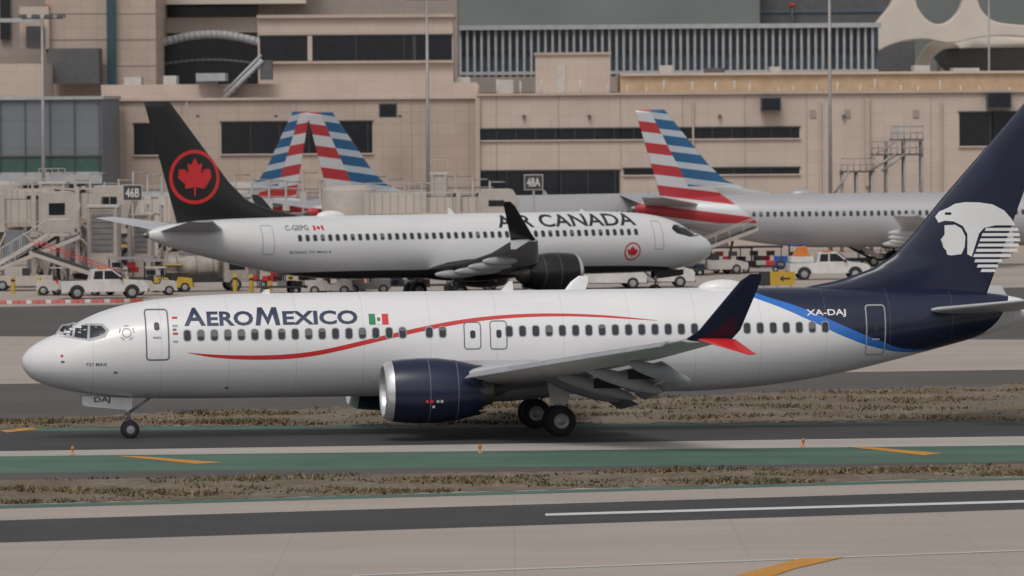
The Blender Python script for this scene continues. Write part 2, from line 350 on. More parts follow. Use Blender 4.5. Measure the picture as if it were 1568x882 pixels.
col=t.mix(t.math('MULTIPLY',jx,.28),col,(.2,.2,.22))
jz=t.math('LESS_THAN',t.math('ABSOLUTE',t.math('SUBTRACT',o[2],2.55)),.012); col=t.mix(t.math('MULTIPLY',jz,.2),col,(.2,.2,.22))
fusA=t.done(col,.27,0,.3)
navyp=paint("navy_paint",navy,.28,.25); whitep=paint("white_paint",(.78,.78,.78),.32); redp=paint("red_paint",(.58,.025,.03),.35); redp_=redp
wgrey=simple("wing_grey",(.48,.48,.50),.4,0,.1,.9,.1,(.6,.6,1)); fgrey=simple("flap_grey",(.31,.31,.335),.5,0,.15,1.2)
bellyg=simple("belly_grey",(.60,.59,.595),.45,0,.1)
ex=A(585,600,-4.83)
FLA=[(28.6,5.0)]+[A(px,py,0) for px,py in((1225,441),(1285,429),(1335,411),(1368,391),(1400,356),(1440,306),(1568,158))]
sl_=(FLA[-1][0]-FLA[-2][0])/(FLA[-1][1]-FLA[-2][1]); FLA=[p for i,p in enumerate(FLA) if i==0 or p[1]>5.05]; FLA.append((FLA[-1][0]+sl_*(12.95-FLA[-1][1]),12.95))
FINA=mkfin(FLA,.7); fin_tA=FINA[2]
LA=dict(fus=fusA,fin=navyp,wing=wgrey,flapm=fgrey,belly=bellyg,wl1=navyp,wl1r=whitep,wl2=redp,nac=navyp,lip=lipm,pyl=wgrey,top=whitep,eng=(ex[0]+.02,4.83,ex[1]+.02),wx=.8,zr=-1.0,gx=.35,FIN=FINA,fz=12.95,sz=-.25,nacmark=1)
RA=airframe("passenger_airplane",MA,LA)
zw=A(500,511)[1]; x0=A(287,512)[0]; x1=A(1268,506)[0]
for s in(-1,1): cabin(RA,x0,x1,zw,s,[(A(708,510)[0]-.25,A(736,510)[0]+.2),(A(749,510)[0]-.2,A(777,510)[0]+.05),(A(628,510)[0],A(652,510)[0])])
def TA(name,s,x0,y0,x1,y1,mat,bold=.012,c=-1.85,off=.012,M=None,root=None,side=-1):
    M=M or MA; root=root or RA
    xa,_=loc(M,x0,(y0+y1)/2,c); xb,_=loc(M,x1,(y0+y1)/2,c); mx=(x0+x1)/2; za=loc(M,mx,y0,c)[1]; zb=loc(M,mx,y1,c)[1]
    return decal(name,textbm(s,xa,za,xb,zb,bold),mat,root,side,off=off)
titl=paint("title_navy",(.012,.028,.08),.4)
TA("title_1","A",283,472,316,499,titl,.026); TA("title_2","ERO",318,477,389,499,titl,.032)
def strokes(name,px0,py0,px1,py1,polys,mat):
    a=A(px0,py1);b=A(px1,py0); decal(name,polybm([[(a[0]+(b[0]-a[0])*u,a[1]+(b[1]-a[1])*v) for u,v in p] for p in polys]),mat,RA,-1,off=.012)
strokes("title_3",392,471,430,498.5,[[(.0,0),(.19,0),(.29,.62),(.5,.0),(.71,.62),(.81,0),(1,0),(.88,1),(.69,1),(.5,.45),(.31,1),(.12,1)]],titl)
TA("title_4","EXICO",434,476,549,497,titl,.032)
TA("registration","XA-DAJ",1237,474,1298,486,whitep,.02)
TA("type_name","737 MAX",133,556,165,561,outl,.01)
fl=[((566,481),(576,497),(.01,.22,.08)),((576,481),(586,497),(.75,.75,.75)),((586,481),(596,497),(.6,.03,.03))]
for i,(p,q,c) in enumerate(fl):
    a=A(*p);b=A(*q); decal("flag_stripe",polybm([[(a[0],b[1]),(b[0],b[1]),(b[0],a[1]),(a[0],a[1])]]),simple("flag_%d"%i,c,.4),RA,-1,off=.012)
q=A(581,489); decal("flag_crest",polybm([rrect(q[0]-.06,q[1]-.07,q[0]+.06,q[1]+.07,.04)]),simple("crest_brown",(.15,.12,.05)),RA,-1,off=.016)
cl=[(288,540,.3),(320,544.5,2),(360,547,3),(400,547.5,3.4),(440,546,3.6),(480,541.5,3.6),(520,533.5,3.6),(560,524,3.6),(600,514.5,3.5),(640,505.5,3.4),(680,497.5,3.2),(720,491,3),(760,486.5,2.8),(800,483.8,2.6),(840,482.6,2.4),(880,482.8,2.1),(920,484.3,1.8),(960,487,1.3),(1008,491,.2)]
P=[A(x,y)+(h/41,) for x,y,h in cl]; fine=[]
for i in range(len(P)-1):
    for j in range(5):
        u=j/5; p0=P[max(0,i-1)];p1=P[i];p2=P[i+1];p3=P[min(len(P)-1,i+2)]
        fine.append(tuple(.5*(2*p1[c]+(p2[c]-p0[c])*u+(2*p0[c]-5*p1[c]+4*p2[c]-p3[c])*u*u+(3*p1[c]-p0[c]-3*p2[c]+p3[c])*u**3) for c in range(3)))
fine.append(P[-1])
decal("red_swoosh",polybm([[(a[0],a[1]-a[2]),(b[0],b[1]-b[2]),(b[0],b[1]+b[2]),(a[0],a[1]+a[2])] for a,b in zip(fine,fine[1:])]),redp,RA,-1,off=.004)
def door(x0,y0,x1,y1,mat,wd=.05,M=None,root=None,side=-1,c=-1.85):
    M=M or MA; root=root or RA
    a=loc(M,x0,y0,c);b=loc(M,x1,y1,c); X=sorted((a[0],b[0])); decal("door_outline",polybm(ring(X[0],b[1],X[1],a[1],.14,wd)),mat,root,side,off=.008)
door(223,474,260,552,outl,.055); door(1328,467,1360,545,wframe,.05); door(710,493,737,535,outl,.04); door(750,491,777,535,outl,.04)
a=A(724,512);b=A(764,511)
for q in(a,b,A(1344,504),A(241,500)): decal("door_window",polybm([rrect(q[0]-.1,q[1]-.15,q[0]+.1,q[1]+.15,.08)]),glass,RA,-1,off=.012)
for px,py in((241,517),(1344,520)):
    q=A(px,py); decal("door_handle",polybm([rrect(q[0]-.16,q[1]-.035,q[0]+.16,q[1]+.035,.03)]),wframe,RA,-1,off=.012)
COCK=[[A(*p) for p in q] for q in ([(93,514),(103,502),(118,499.5),(113,516)],[(116.5,517),(121,500),(138,499.5),(135,519.5)],[(139,519),(141.5,499.5),(158,500),(164,507),(160,513)])]
for s in(-1,1): decal("cockpit_windows",polybm(COCK),glass,RA,s,off=.012)
CF=[[A(*p) for p in ((89,517),(101,500),(118,496.5),(160,496.5),(169,506),(163,517),(140,523),(115,519.5))]]
for s in(-1,1): decal("cockpit_frame",polybm(CF),simple("cockpit_frame_grey",(.42,.42,.44),.45),RA,s,off=.006)
def circ(x,z,r,wd,n=28):
    return [[(x+r*math.cos(2*math.pi*i/n),z+r*math.sin(2*math.pi*i/n)),(x+r*math.cos(2*math.pi*(i+1)/n),z+r*math.sin(2*math.pi*(i+1)/n)),(x+(r-wd)*math.cos(2*math.pi*(i+1)/n),z+(r-wd)*math.sin(2*math.pi*(i+1)/n)),(x+(r-wd)*math.cos(2*math.pi*i/n),z+(r-wd)*math.sin(2*math.pi*i/n))] for i in range(n)]
q=A(195,510); decal("emblem",polybm(circ(q[0],q[1],.3,.05,10)[::2]+circ(q[0],q[1],.18,.04)),wframe,RA,-1,off=.01)
for px,py in((98,555),(178,571),(350,595),(268,505)):
    q=A(px,py); decal("probe_mark",polybm([rrect(q[0]-.07,q[1]-.04,q[0]+.07,q[1]+.04,.03)]),outl,RA,-1,off=.01)
q=A(97,546); decal("probe_mark",polybm([rrect(q[0]-.05,q[1]-.05,q[0]+.05,q[1]+.05,.04)]),redp,RA,-1,off=.01)
for j in range(4):
    q=A(269,487+j*12); decal("placard",polybm([rrect(q[0]-.1,q[1]-.04,q[0]+.1,q[1]+.04,.02)]),wframe if j%2 else redp,RA,-1,off=.01)
def B(px,py): return A(px,py,-.15)
E=[[(1432,332),(1438,324),(1452,318),(1462,312),(1478,309.5),(1500,310),(1520,313),(1538,322),(1550,335),(1556,345),(1525,345),(1507,349),(1499,358),(1494,374),(1488,393),(1481,389),(1482,372),(1481,358),(1474,346),(1460,339),(1446,338),(1437,341)],
[(1446,345),(1462,344),(1472,350),(1478,362),(1477,378),(1472,389),(1456,391),(1450,390),(1448,383),(1444,379),(1446,374),(1440,367),(1446,359)]]
for x0_,x1_,y in((1508,1561,349),(1503,1563,357),(1500,1564,365),(1497,1562,373),(1494,1560,381),(1490,1550,389),(1492,1536,397),(1496,1530,405),(1502,1526,412)):
    E.append([(x0_,y+4.6),(x1_,y+4.6),(x1_-1,y),(x0_+2,y)])
decal("fin_emblem",polybm([[B(*p) for p in q] for q in E]),whitep,RA,-1,fin_tA,.01,.15)
q=B(1452,327); decal("fin_emblem_eye",polybm([rrect(q[0]-.14,q[1]-.05,q[0]+.12,q[1]+.05,.04)]),navyp,RA,-1,fin_tA,.016)
dt=TA("door_text","DAJ",144,608,169,618,titl,.02,c=-.45)
for v in dt.data.vertices: v.co.y=-.462
# ------------------------------------------------------------- second aircraft
PH=math.radians(27.3); pn=at(1088,380,392); MB_=Matrix.Translation(Vector((pn.x,pn.y,0)))@Matrix.Rotation(math.pi+PH,4,'Z')
blackp=paint("black_paint",(.012,.012,.013),.3)
t=NT("aircraft_white_black_paint"); o=t.sep()
bp=[(0,.9),(2.5,1.3),(4,1.85),(8,1.98),(20,1.98),(27,2.0),(31,1.9),(33,1.6),(39,1.5)]
mk=t.math('LESS_THAN',o[2],t.curve(o[0],bp)); dirt=t.ramp(t.noise(.6,5,(.4,1,1.6)),.35,.75)
fusB=t.done(t.mix(mk,t.mix(dirt,(.66,.66,.665),(.74,.735,.735)),(.015,.015,.017)),.3,0,.2)
LB=dict(fus=fusB,fin=blackp,wing=wgrey,flapm=simple("wing_grey_b",(.42,.42,.44),.45),belly=blackp,wl1=blackp,wl2=wgrey,nac=blackp,lip=lipm,pyl=blackp,top=whitep,flap=0)
RB=airframe("passenger_airplane",MB_,LB)
def Bc(px,py,c=1.85): return loc(MB_,px,py,c)
xa=Bc(975,357)[0]; xb=Bc(457,362)[0]; zw2=Bc(716,360)[1]
for s in(-1,1): cabin(RB,xa,xb,zw2,s,[(13.0,13.3)])
TA("title","AIR CANADA",765,328,977,347,paint("title_black",(.02,.02,.022),.4),.02,c=1.7,M=MB_,root=RB,side=1)
TA("registration","C-GEPG",440,345,475,353,outl,.02,c=1.7,M=MB_,root=RB,side=1); TA("small_title","BOEING 737 MAX 8",445,384,507,388,outl,.01,c=1.85,M=MB_,root=RB,side=1)
door(402,345,420,390,wframe,.05,MB_,RB,1,1.6); door(1001,338,1016,382,wframe,.05,MB_,RB,1,1.75)
q=Bc(969,385); decal("roundel",polybm(circ(q[0],q[1],.58,.09)+[leaf(q[0],q[1]-.02,.4)]),redp,RB,1,off=.01)
q=Bc(492,349); decal("flag_mark",polybm([leaf(q[0],q[1],.15)]+[rrect(q[0]+.2,q[1]-.15,q[0]+.35,q[1]+.15,.01),rrect(q[0]-.35,q[1]-.15,q[0]-.2,q[1]+.15,.01)]),redp,RB,1,off=.01)
q=loc(MB_,298,271,.15); 
for s in(-1,1): decal("fin_roundel",polybm(circ(q[0],q[1],1.66,.22,40)+[leaf(q[0],q[1]-.02,1.2)]),redp,RB,s,FIN0[2],.012,.15)
mask=[[(1.2,3.75),(1.7,4.15),(2.3,4.45),(3.3,4.5),(3.6,4.25),(3.3,3.95),(2.2,3.7)]]
for s in(-1,1): decal("cockpit_mask",polybm(mask),blackp,RB,s,off=.006); decal("cockpit_windows",polybm(COCK),glass,RB,s,off=.012)
# ------------------------------------------------------------- three silver aircraft with striped fins
def striped(name,base):
    t=NT(name); o=t.sep(); x,z=o[0],o[2]
    s=t.math('SUBTRACT',z,t.math('MULTIPLY',x,.13)); fr=t.math('FRACT',t.math('DIVIDE',t.math('ADD',s,10),1.5))
    red=t.mix(t.math('GREATER_THAN',fr,.5),(.42,.035,.045),(.55,.55,.57))
    fr2=t.math('FRACT',t.math('DIVIDE',t.math('ADD',s,10.3),1.12)); blue=t.mix(t.math('GREATER_THAN',fr2,.6),(.02,.10,.22),(.42,.47,.52))
    xd=t.math('ADD',t.math('MULTIPLY',z,.50),32.2); isb=t.math('MULTIPLY',t.math('LESS_THAN',x,xd),t.math('GREATER_THAN',z,6.0))
    st=t.mix(isb,red,blue)
    m=t.math('GREATER_THAN',x,t.math('ADD',t.math('MULTIPLY',z,1.2),26.3)); m=t.math('MULTIPLY',m,t.math('GREATER_THAN',z,3.3)); m=t.math('MAXIMUM',m,t.math('GREATER_THAN',z,5.9))
    return t.done(t.mix(m,base,st),.4,.15)
sil=(.42,.415,.43); strp=striped("silver_striped_paint",sil); silm=simple("silver_paint",sil,.4,.2)
def striped_plane(px,py,Y,ang,wl=True):
    LS=dict(fus=strp,fin=strp,wing=wgrey,flapm=wgrey,belly=silm,wl1=silm,wl2=silm,nac=silm,lip=lipm,pyl=silm,top=silm,flap=0,fz=11.6,stab=silm,winglets=wl)
    p=at(px,py,Y); a=math.radians(ang); Mx=Matrix.Rotation(a,4,'Z'); d=Mx@Vector((39.1,0,0))
    return airframe("passenger_airplane",Matrix.Translation(Vector((p.x-d.x,p.y-d.y,0)))@Mx,LS)
r=striped_plane(972,310,448,180+6,False); cabin(r,5.2,31,3.95,1)
r=striped_plane(470,310,440,180+34,False); cabin(r,5.2,31,3.95,1)
r=striped_plane(476,310,462,-52,False); cabin(r,5.2,31,3.95,-1)
# ------------------------------------------------------------- ground
def ground_mat(name,c,var=.15,streak=.2,sc_=.25,joints=None,rough=.85,sj=.3):
    t=NT(name); f=t.ramp(t.noise(sc_,8,(1,1,1),.65),.3,.7); c1=t.mix(f,k(c,1-var),k(c,1+var))
    s=t.ramp(t.noise(1.0,5,(.012,.45,1)),.35,.68); c2=t.mix(t.math('MULTIPLY',s,streak),c1,k(c,.45))
    fn=t.noise(9,3); c2=t.mix(t.math('MULTIPLY',t.ramp(fn,.45,.75),.18),c2,k(c,1.5))
    if joints:
        o=t.sep(); j=t.math('LESS_THAN',t.math('FRACT',t.math('DIVIDE',o[0],joints)),.008); j2=t.math('LESS_THAN',t.math('FRACT',t.math('DIVIDE',o[1],joints)),.015)
        c2=t.mix(t.math('MULTIPLY',t.math('MAXIMUM',j,j2),sj),c2,k(c,.4))
        pt=t.ramp(t.noise(.035,3,(1,2.5,1)),.45,.62); c2=t.mix(t.math('MULTIPLY',pt,.22),c2,k(c,.62))
    t.bump(fn,.15,.02); return t.done(c2,rough)
gconc=ground_mat("concrete",(.40,.345,.305),.08,.2,.12,6.5,sj=.18)
gasph=ground_mat("asphalt_dark",(.047,.044,.045),.25,.3,.2)
gaspm=ground_mat("asphalt_mid",(.088,.079,.076),.18,.3,.1)
gpale=ground_mat("concrete_pale",(.42,.38,.35),.08,.2,.2)
ggreen=ground_mat("green_painted_asphalt",(.075,.145,.11),.2,.45,.25)
gwhite=ground_mat("white_marking",(.62,.61,.6),.1,.2,2); gor=ground_mat("orange_marking",(.55,.25,.035),.12,.2,2)
t=NT("dry_grass_ground"); f=t.ramp(t.noise(.35,8,(1,.5,1),.7),.35,.65); f2=t.ramp(t.noise(2.5,6,(1,.4,1),.7),.4,.65); f3=t.ramp(t.noise(.8,5,(1,.5,1)),.55,.7)
cg=t.mix(f,(.25,.205,.16),(.15,.105,.068)); cg=t.mix(t.math('MULTIPLY',f2,.45),cg,(.085,.064,.044)); cg=t.mix(t.math('MULTIPLY',f3,.4),cg,(.11,.105,.05)); t.bump(f2,.5,.1); gdirt=t.done(cg,.95)
def sheet(name,pts,z,m):
    me=bpy.data.meshes.new(name); me.from_pydata([(p[0],p[1],z) for p in pts],[],[list(range(len(pts)))]); me.materials.append(m)
    o=bpy.data.objects.new(name,me); sc.collection.objects.link(o); return o
sheet("ground",[(-3000,-200),(3000,-200),(3000,5000),(-3000,5000)],0,gconc)
def band(name,l0,l1,r0,r1,z,m,rough=0.0,ext=1.0):
    def line(l,r_):
        a=gnd(0,l);b=gnd(1568,r_); d=b-a; return a-d*ext,b+d*ext
    fa,fb=line(l0,r0); na,nb=line(l1,r1); N=1 if not rough else 260
    def pts(a,b):
        P=[]; ph=random.random()*6
        for i in range(N+1):
            p=a.lerp(b,i/N)
            if rough: p=p+Vector((0,rough*(random.random()-.5)+rough*math.sin(i*.37+ph)*.35+rough*.3*math.sin(i*.11),0))
            P.append((p.x,p.y))
        return P
    return sheet(name,pts(fa,fb)+pts(na,nb)[::-1],z,m),(fa,fb,na,nb)
band("runway_asphalt",797,831,750,780,.004,gasph)
band("taxiway_shoulder_line",774,779,731,735,.008,ggreen)
_,s1=band("grass_strip",736,773,711,730,.012,gdirt,.5,ext=.6)
band("taxiway_shoulder",724,740,707,715,.004,gaspm,ext=.8)
band("taxiway_green_shoulder",699,724.5,682,707.5,.008,ggreen)
band("taxiway_concrete_edge",690,700,667,682.5,.004,gpale,ext=.9)
band("taxiway",661,691,648,668,.008,gasph,ext=.9)
band("taxiway_edge_line",654,661.5,644,648.5,.004,ggreen,ext=.9)
_,s2=band("grass_strip",642,655,588,645,.016,gdirt,1.5,ext=.25)
band("service_taxiway",588,650,566,628,.0035,gaspm,ext=.9)
band("service_road",470,515,440,520,.004,gaspm,ext=.4)
def mark(name,pp,z,m): sheet(name,[gnd(*p)[:2] for p in pp],z,m)
mark("white_runway_line",[(835,787),(1700,763),(1700,766.5),(835,790.5)],.016,gwhite)
mark("pavement_seam_line",[(540,881),(1700,838),(1700,839.2),(540,882.5)],.016,gwhite)
mark("orange_taxi_line",[(1120,884),(1150,876),(1225,856),(1292,854),(1215,872),(1180,884)],.02,gor)
mark("orange_taxi_line",[(178,699),(215,699.5),(343,709),(300,711)],.02,gor)
mark("orange_taxi_line",[(1298,685),(1335,685.5),(1443,695),(1415,698)],.02,gor)
mark("orange_taxi_line",[(0,660),(40,656),(62,657.5),(10,663)],.02,gor)
# low tufts of dry grass
tuftm=simple("dry_grass_blades",(.21,.155,.09),.9,0,.5,.8); tuftg=simple("green_grass_blades",(.10,.105,.045),.9,0,.4,.8); tuftd=simple("brown_weed_blades",(.12,.075,.045),.9,0,.4,.8)
mb=MB()
def scatter(s,n,h0,h1,wd):
    fa,fb,na,nb=s
    for i in range(n):
        u=random.random(); v=random.random(); p=fa.lerp(fb,u).lerp(na.lerp(nb,u),v)
        cl=math.sin(p.x*.7+3*math.sin(p.y*.5))+math.sin(p.x*.23+p.y*.9)
        if random.random()>.12+.33*cl: continue
        m=random.choice((tuftg,tuftm,tuftm,tuftd))
        for j in range(5):
            a=random.random()*6.28; h=random.uniform(h0,h1)*(1+.3*cl); q=p+Vector((random.gauss(0,wd),random.gauss(0,wd),.012)); dx=.03+.04*random.random()
            mb.add([q+Vector((-dx*math.cos(a),-dx*math.sin(a),0)),q+Vector((dx*math.cos(a),dx*math.sin(a),0)),q+Vector((random.gauss(0,.08),random.gauss(0,.08),h))],[(0,1,2)],m)
scatter(s1,13000,.03,.12,.2); scatter(s2,12000,.03,.13,.3)
mb.obj("dry_grass")
orl=simple("orange_plastic",(.6,.18,.03),.5); blu=simple("blue_plastic",(.03,.08,.3),.4)
for px,py in((735,694),(111,697),(1230,685)):
    p=gnd(px,py); mb=MB(); mb.lathe([(0,.09),(.03,.09),(.05,.03),(.18,.03),(.2,.065),(.28,.06),(.32,.03),(.32,0)],(0,0,0),'z',orl,12); mb.obj("taxiway_edge_light",M=Matrix.Translation((p.x,p.y,.008)))
# ------------------------------------------------------------- buildings
tan=panelled("tan_concrete_panels",(.475,.38,.32),1.5,.95,.09,.8); tan2=panelled("light_tan_panels",(.535,.44,.38),1.6,1.0,.07,.84)  # tan walls given a paler colour in place of distance haze
tanr=simple("tan_roof_fascia",(.47,.34,.22),.8); tandk=panelled("dark_tan_panels",(.33,.28,.25),2,1.5,.1,.8)  # fascia tan, and a darker tan for back walls and panel joints
bgl=simple("black_window_glass",(.014,.016,.02),.15,0,.2); mull=simple("mullion_dark",(.05,.05,.055),.5)
bgr=panelled("grey_blue_cladding",(.18,.195,.215),1.9,2.2,.1,.75,.03)
gglass=simple("green_glass",(.05,.10,.085),.25); wht=simple("white_metal",(.5,.47,.44),.6,0,.1)
roofg=simple("roof_slate",(.17,.19,.185),.7,0,.12,.1); skyl=simple("blue_glass",(.09,.125,.17),.2); finm=simple("grey_fin",(.38,.39,.40),.5)
dkg=simple("dark_grey_metal",(.10,.10,.105),.5); teal=simple("teal_column",(.03,.075,.09),.4); crm=simple("cream_stucco",(.62,.55,.48),.7,0,.07,.3)
def window(mb,x0,y0,x1,y1,Y,step=2.0):
    a,b,z0,z1=mb.pbox(x0,y0,x1,y1,Y-.03,.05,bgl)
    mb.box(a-.1,b+.1,Y-.14,Y,z1,z1+.12,mull); mb.box(a-.1,b+.1,Y-.2,Y,z0-.12,z0,tan2)
    x=a+step
    while x<b-.3: mb.box(x-.03,x+.03,Y-.07,Y-.031,z0,z1,mull); x+=step
mb=MB(); Y=505
mb.pbox(155,152,731,300,Y,30,tan,True); mb.pbox(155,128,731,152,Y+5,20,tan2); mb.pbox(155,149,731,153,Y-.3,.6,tan2)
mb.pbox(730,142,1900,300,Y-3,33,tan2,True); mb.pbox(730,139,1900,143,Y-3.3,1,tan)
mb.pbox(950,112,1900,141,Y+4,20,tanr); mb.pbox(950,109,1900,113,Y+3.7,21,tan2)
window(mb,205,190,258,237,Y); window(mb,339,187,570,235,Y,2.4)
window(mb,730,197,1224,213,Y-3,1.6); window(mb,735,262,949,306,Y-3,2.2); window(mb,955,258,1224,267,Y-3,3)
window(mb,1469,172,1640,223,Y-3,2.5)
for x0_,y0_,x1_,y1_ in((580,158,608,180),(1165,149,1196,170),(1511,141,1549,166)):
    a,b,z0,z1=mb.pbox(x0_,y0_,x1_,y1_,Y-4.2,1.2,dkg); mb.box(a+.1,b-.1,Y-4.25,Y-4.2,z0+.1,z1-.1,bgl)
mb.pbox(728,150,735,300,Y-3.4,.4,tan,True); mb.pbox(1325,150,1332,285,Y-3.4,.4,tan)
for x in range(760,1900,95): mb.pbox(x,143,x+.9,300,Y-3.03,.03,tandk)
for x in range(190,720,88): mb.pbox(x,153,x+.9,300,Y-.02,.02,tandk)
for x in(285,655,1060,1255,1440): mb.pbox(x,156,x+3,300,Y-3.25,.2,tan)
for x in(300,420,610,800,900,1100,1290): mb.pbox(x,176,x+5,180,Y-3.4,.4,dkg)
for x in(1293,1398,1240): mb.pbox(x,168,x+9,180,Y-3.1,.1,tandk)
mb.pbox(395,25,694,152,Y+8,18,tan2); mb.pbox(393,22,696,27,Y+7.6,19,tan); window(mb,398,55,692,93,Y+8,4); mb.pbox(471,55,478,93,Y+7.8,.15,tan2); mb.pbox(632,55,637,93,Y+7.8,.15,mull)
mb.pbox(690,130,735,152,Y+6,12,tan); mb.pbox(395,93,694,97,Y+7.5,.5,tan)
mb.pbox(820,82,934,148,Y+6,8,tan2); mb.pbox(818,80,936,84,Y+5.8,8.4,tan)
mb.pbox(852,100,866,142,Y+5.9,.1,wht)
for x,y,w_,h_ in((300,120,30,14),(540,136,18,8),(620,134,26,10),(700,118,20,14),(760,122,26,20),(1010,100,20,12),(1080,104,30,10),(1180,102,16,12),(1400,100,24,12),(1460,104,40,9),(250,116,20,14),(190,118,26,10)):
    mb.pbox(x,y,x+w_,y+h_+6,Y+9,4,wht if x%3 else dkg)
for i in range(26):
    x=735+i*32+random.uniform(-8,8); p=at(x,140,Y+4); mb.tube((p.x,Y+2,p.z-.5),(p.x,Y+2,p.z+random.uniform(.3,1.1)),.08,wht)
for i in range(9): mb.pbox(345+i*6.2,148-i*6.6,352+i*6.2,152-i*6.6,Y+3,2,dkg)
A0=at(343,142,Y+3);A1=at(400,84,Y+3); mb.tube(A0,A1,.12,finm); A0=at(343,150,Y+3);A1=at(402,92,Y+3); mb.tube(A0,A1,.2,finm)
mb.pbox(398,92,416,122,Y+3,3,dkg); mb.pbox(300,112,345,124,Y+3,5,finm)
mb.obj("airport_terminal_building")
mb=MB(); Y=482
mb.pbox(-400,152,156,300,Y,22,bgr,True); mb.pbox(-400,149,158,154,Y-.3,22.5,finm)
mb.pbox(-400,240,156,265,Y-.1,.1,gglass); mb.pbox(-400,265,156,283,Y-.12,.12,finm); mb.pbox(-400,284,130,306,Y-.1,.1,bgl)
for x in range(-380,156,38): mb.pbox(x,155,x+.9,240,Y-.2,.1,mull); mb.pbox(x,240,x+1.2,265,Y-.25,.15,mull)
mb.pbox(-400,239,156,241,Y-.25,.15,dkg)
mb.obj("glass_terminal_wing")
mb=MB(); Y=560
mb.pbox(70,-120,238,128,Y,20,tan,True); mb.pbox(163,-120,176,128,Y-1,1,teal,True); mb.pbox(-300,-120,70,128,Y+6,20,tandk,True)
mb.pbox(74,74,151,128,Y-6,5,dkg); mb.pbox(30,10,75,75,Y-1,3,tan2); mb.pbox(0,28,62,34,Y-3,1,finm); mb.pbox(-100,98,63,155,Y-20,15,tan2)
mb.pbox(0,-20,15,60,Y+5.5,.4,bgl); mb.pbox(40,40,68,72,Y-1.3,.2,dkg)
mb.pbox(180,-60,234,-50,Y-.3,.3,mull)
for y in(20,60,100): mb.pbox(70,y,163,y+1.2,Y-.05,.05,tandk); mb.pbox(176,y,238,y+1.2,Y-.05,.05,tandk)
mb.obj("concrete_office_building")
mb=MB(); Y=580
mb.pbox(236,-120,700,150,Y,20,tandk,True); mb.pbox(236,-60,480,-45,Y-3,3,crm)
mb.pbox(236,5,395,25,Y-.1,.1,bgl); mb.pbox(236,27,396,50,Y-2,2,tan2); mb.pbox(232,-4,468,6,Y-4,4,crm); mb.pbox(290,-30,470,-12,Y-3,3,wht)
n=20; pts=[]
for i in range(n+1): u=i/n; p=at(238+170*u,78-22*math.sin(math.pi*(u*.8+.1)),Y-6); pts.append((p.x,p.z))
for i in range(n,-1,-1): u=i/n; p=at(238+170*u,128,Y-6); pts.append((p.x,p.z))
mb.ext(pts,Y-6,Y-2,bgl)
for i in range(n):
    u=i/n;v=(i+1)/n; f=lambda q:at(238+170*q,75-22*math.sin(math.pi*(q*.8+.1)),Y-7); mb.tube(f(u),f(v),.4,finm)
    f=lambda q:at(238+170*q,104-12*math.sin(math.pi*(q*.8+.1)),Y-7); mb.tube(f(u),f(v),.14,dkg)
mb.obj("rounded_terminal_building")
mb=MB(); Y=625
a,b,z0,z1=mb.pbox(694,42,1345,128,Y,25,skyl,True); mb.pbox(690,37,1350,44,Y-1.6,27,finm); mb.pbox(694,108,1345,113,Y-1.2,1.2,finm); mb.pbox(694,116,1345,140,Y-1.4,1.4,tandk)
x=a
while x<b: mb.box(x-.12,x+.12,Y-1.1,Y,z1-5.2,z1,finm); x+=.72
mb.box(a,b,Y-.4,Y-.02,z1-2.4,z1-2.3,mull)
mb.obj("louvred_terminal_building")
mb=MB(); Y=700
mb.pbox(660,-140,1163,60,Y,30,roofg,True); mb.pbox(1163,-140,1400,60,Y+5,30,dkg,True); mb.pbox(1163,15,1400,19,Y+4.8,.2,skyl); mb.pbox(1163,-10,1400,-6,Y+4.8,.2,skyl)
mb.pbox(1350,-140,1900,110,Y+60,30,roofg,True)
mb.obj("parking_structure")
mb=MB(); Y=670
def sm(P,n=4):
    out=[];N=len(P)
    for i in range(N):
        p0,p1,p2,p3=P[i-1],P[i],P[(i+1)%N],P[(i+2)%N]
        for j in range(n):
            u=j/n; out.append(tuple(.5*(2*p1[c]+(p2[c]-p0[c])*u+(2*p0[c]-5*p1[c]+4*p2[c]-p3[c])*u*u+(3*p1[c]-p0[c]-3*p2[c]+p3[c])*u**3) for c in(0,1)))
    return out
ar=[(1272,116),(1306,116),(1335,85),(1372,66),(1415,60),(1455,66),(1500,58),(1545,55),(1640,60),(1640,44),(1560,38),(1522,32),(1502,14),(1494,-8),(1480,-8),(1468,18),(1450,34),(1430,36),(1412,22),(1403,-6),(1430,-60),(1395,-70),(1368,0),(1348,28),(1310,75)]
mb.ext([(at(x,y,Y).x,at(x,y,Y).z) for x,y in sm(ar)],Y,Y+4,crm)
ar2=[(1400,112),(1420,112),(1428,90),(1445,76),(1470,72),(1450,62),(1425,66),(1410,84)]
mb.ext([(at(x,y,Y+6).x,at(x,y,Y+6).z) for x,y in sm(ar2)],Y+6,Y+9,crm)
p=at(1560,90,Y+10); mb.lathe([(-2,3),(-1.2,8),(.6,9.5),(1.2,9.5),(1.6,7)],(p.x,Y+14,p.z),'z',dkg,40); mb.lathe([(1.2,9.6),(2.1,8),(2.6,3),(2.7,0)],(p.x,Y+14,p.z),'z',crm,40)
mb.lathe([(-p.z,3),(-2,2.5)],(p.x,Y+14,p.z),'z',tandk,24); mb.pbox(1340,62,1400,112,Y+20,6,dkg,True); mb.pbox(1440,80,1900,118,Y+24,6,tandk,True)
mb.obj("arched_restaurant_building",bevel=.25)
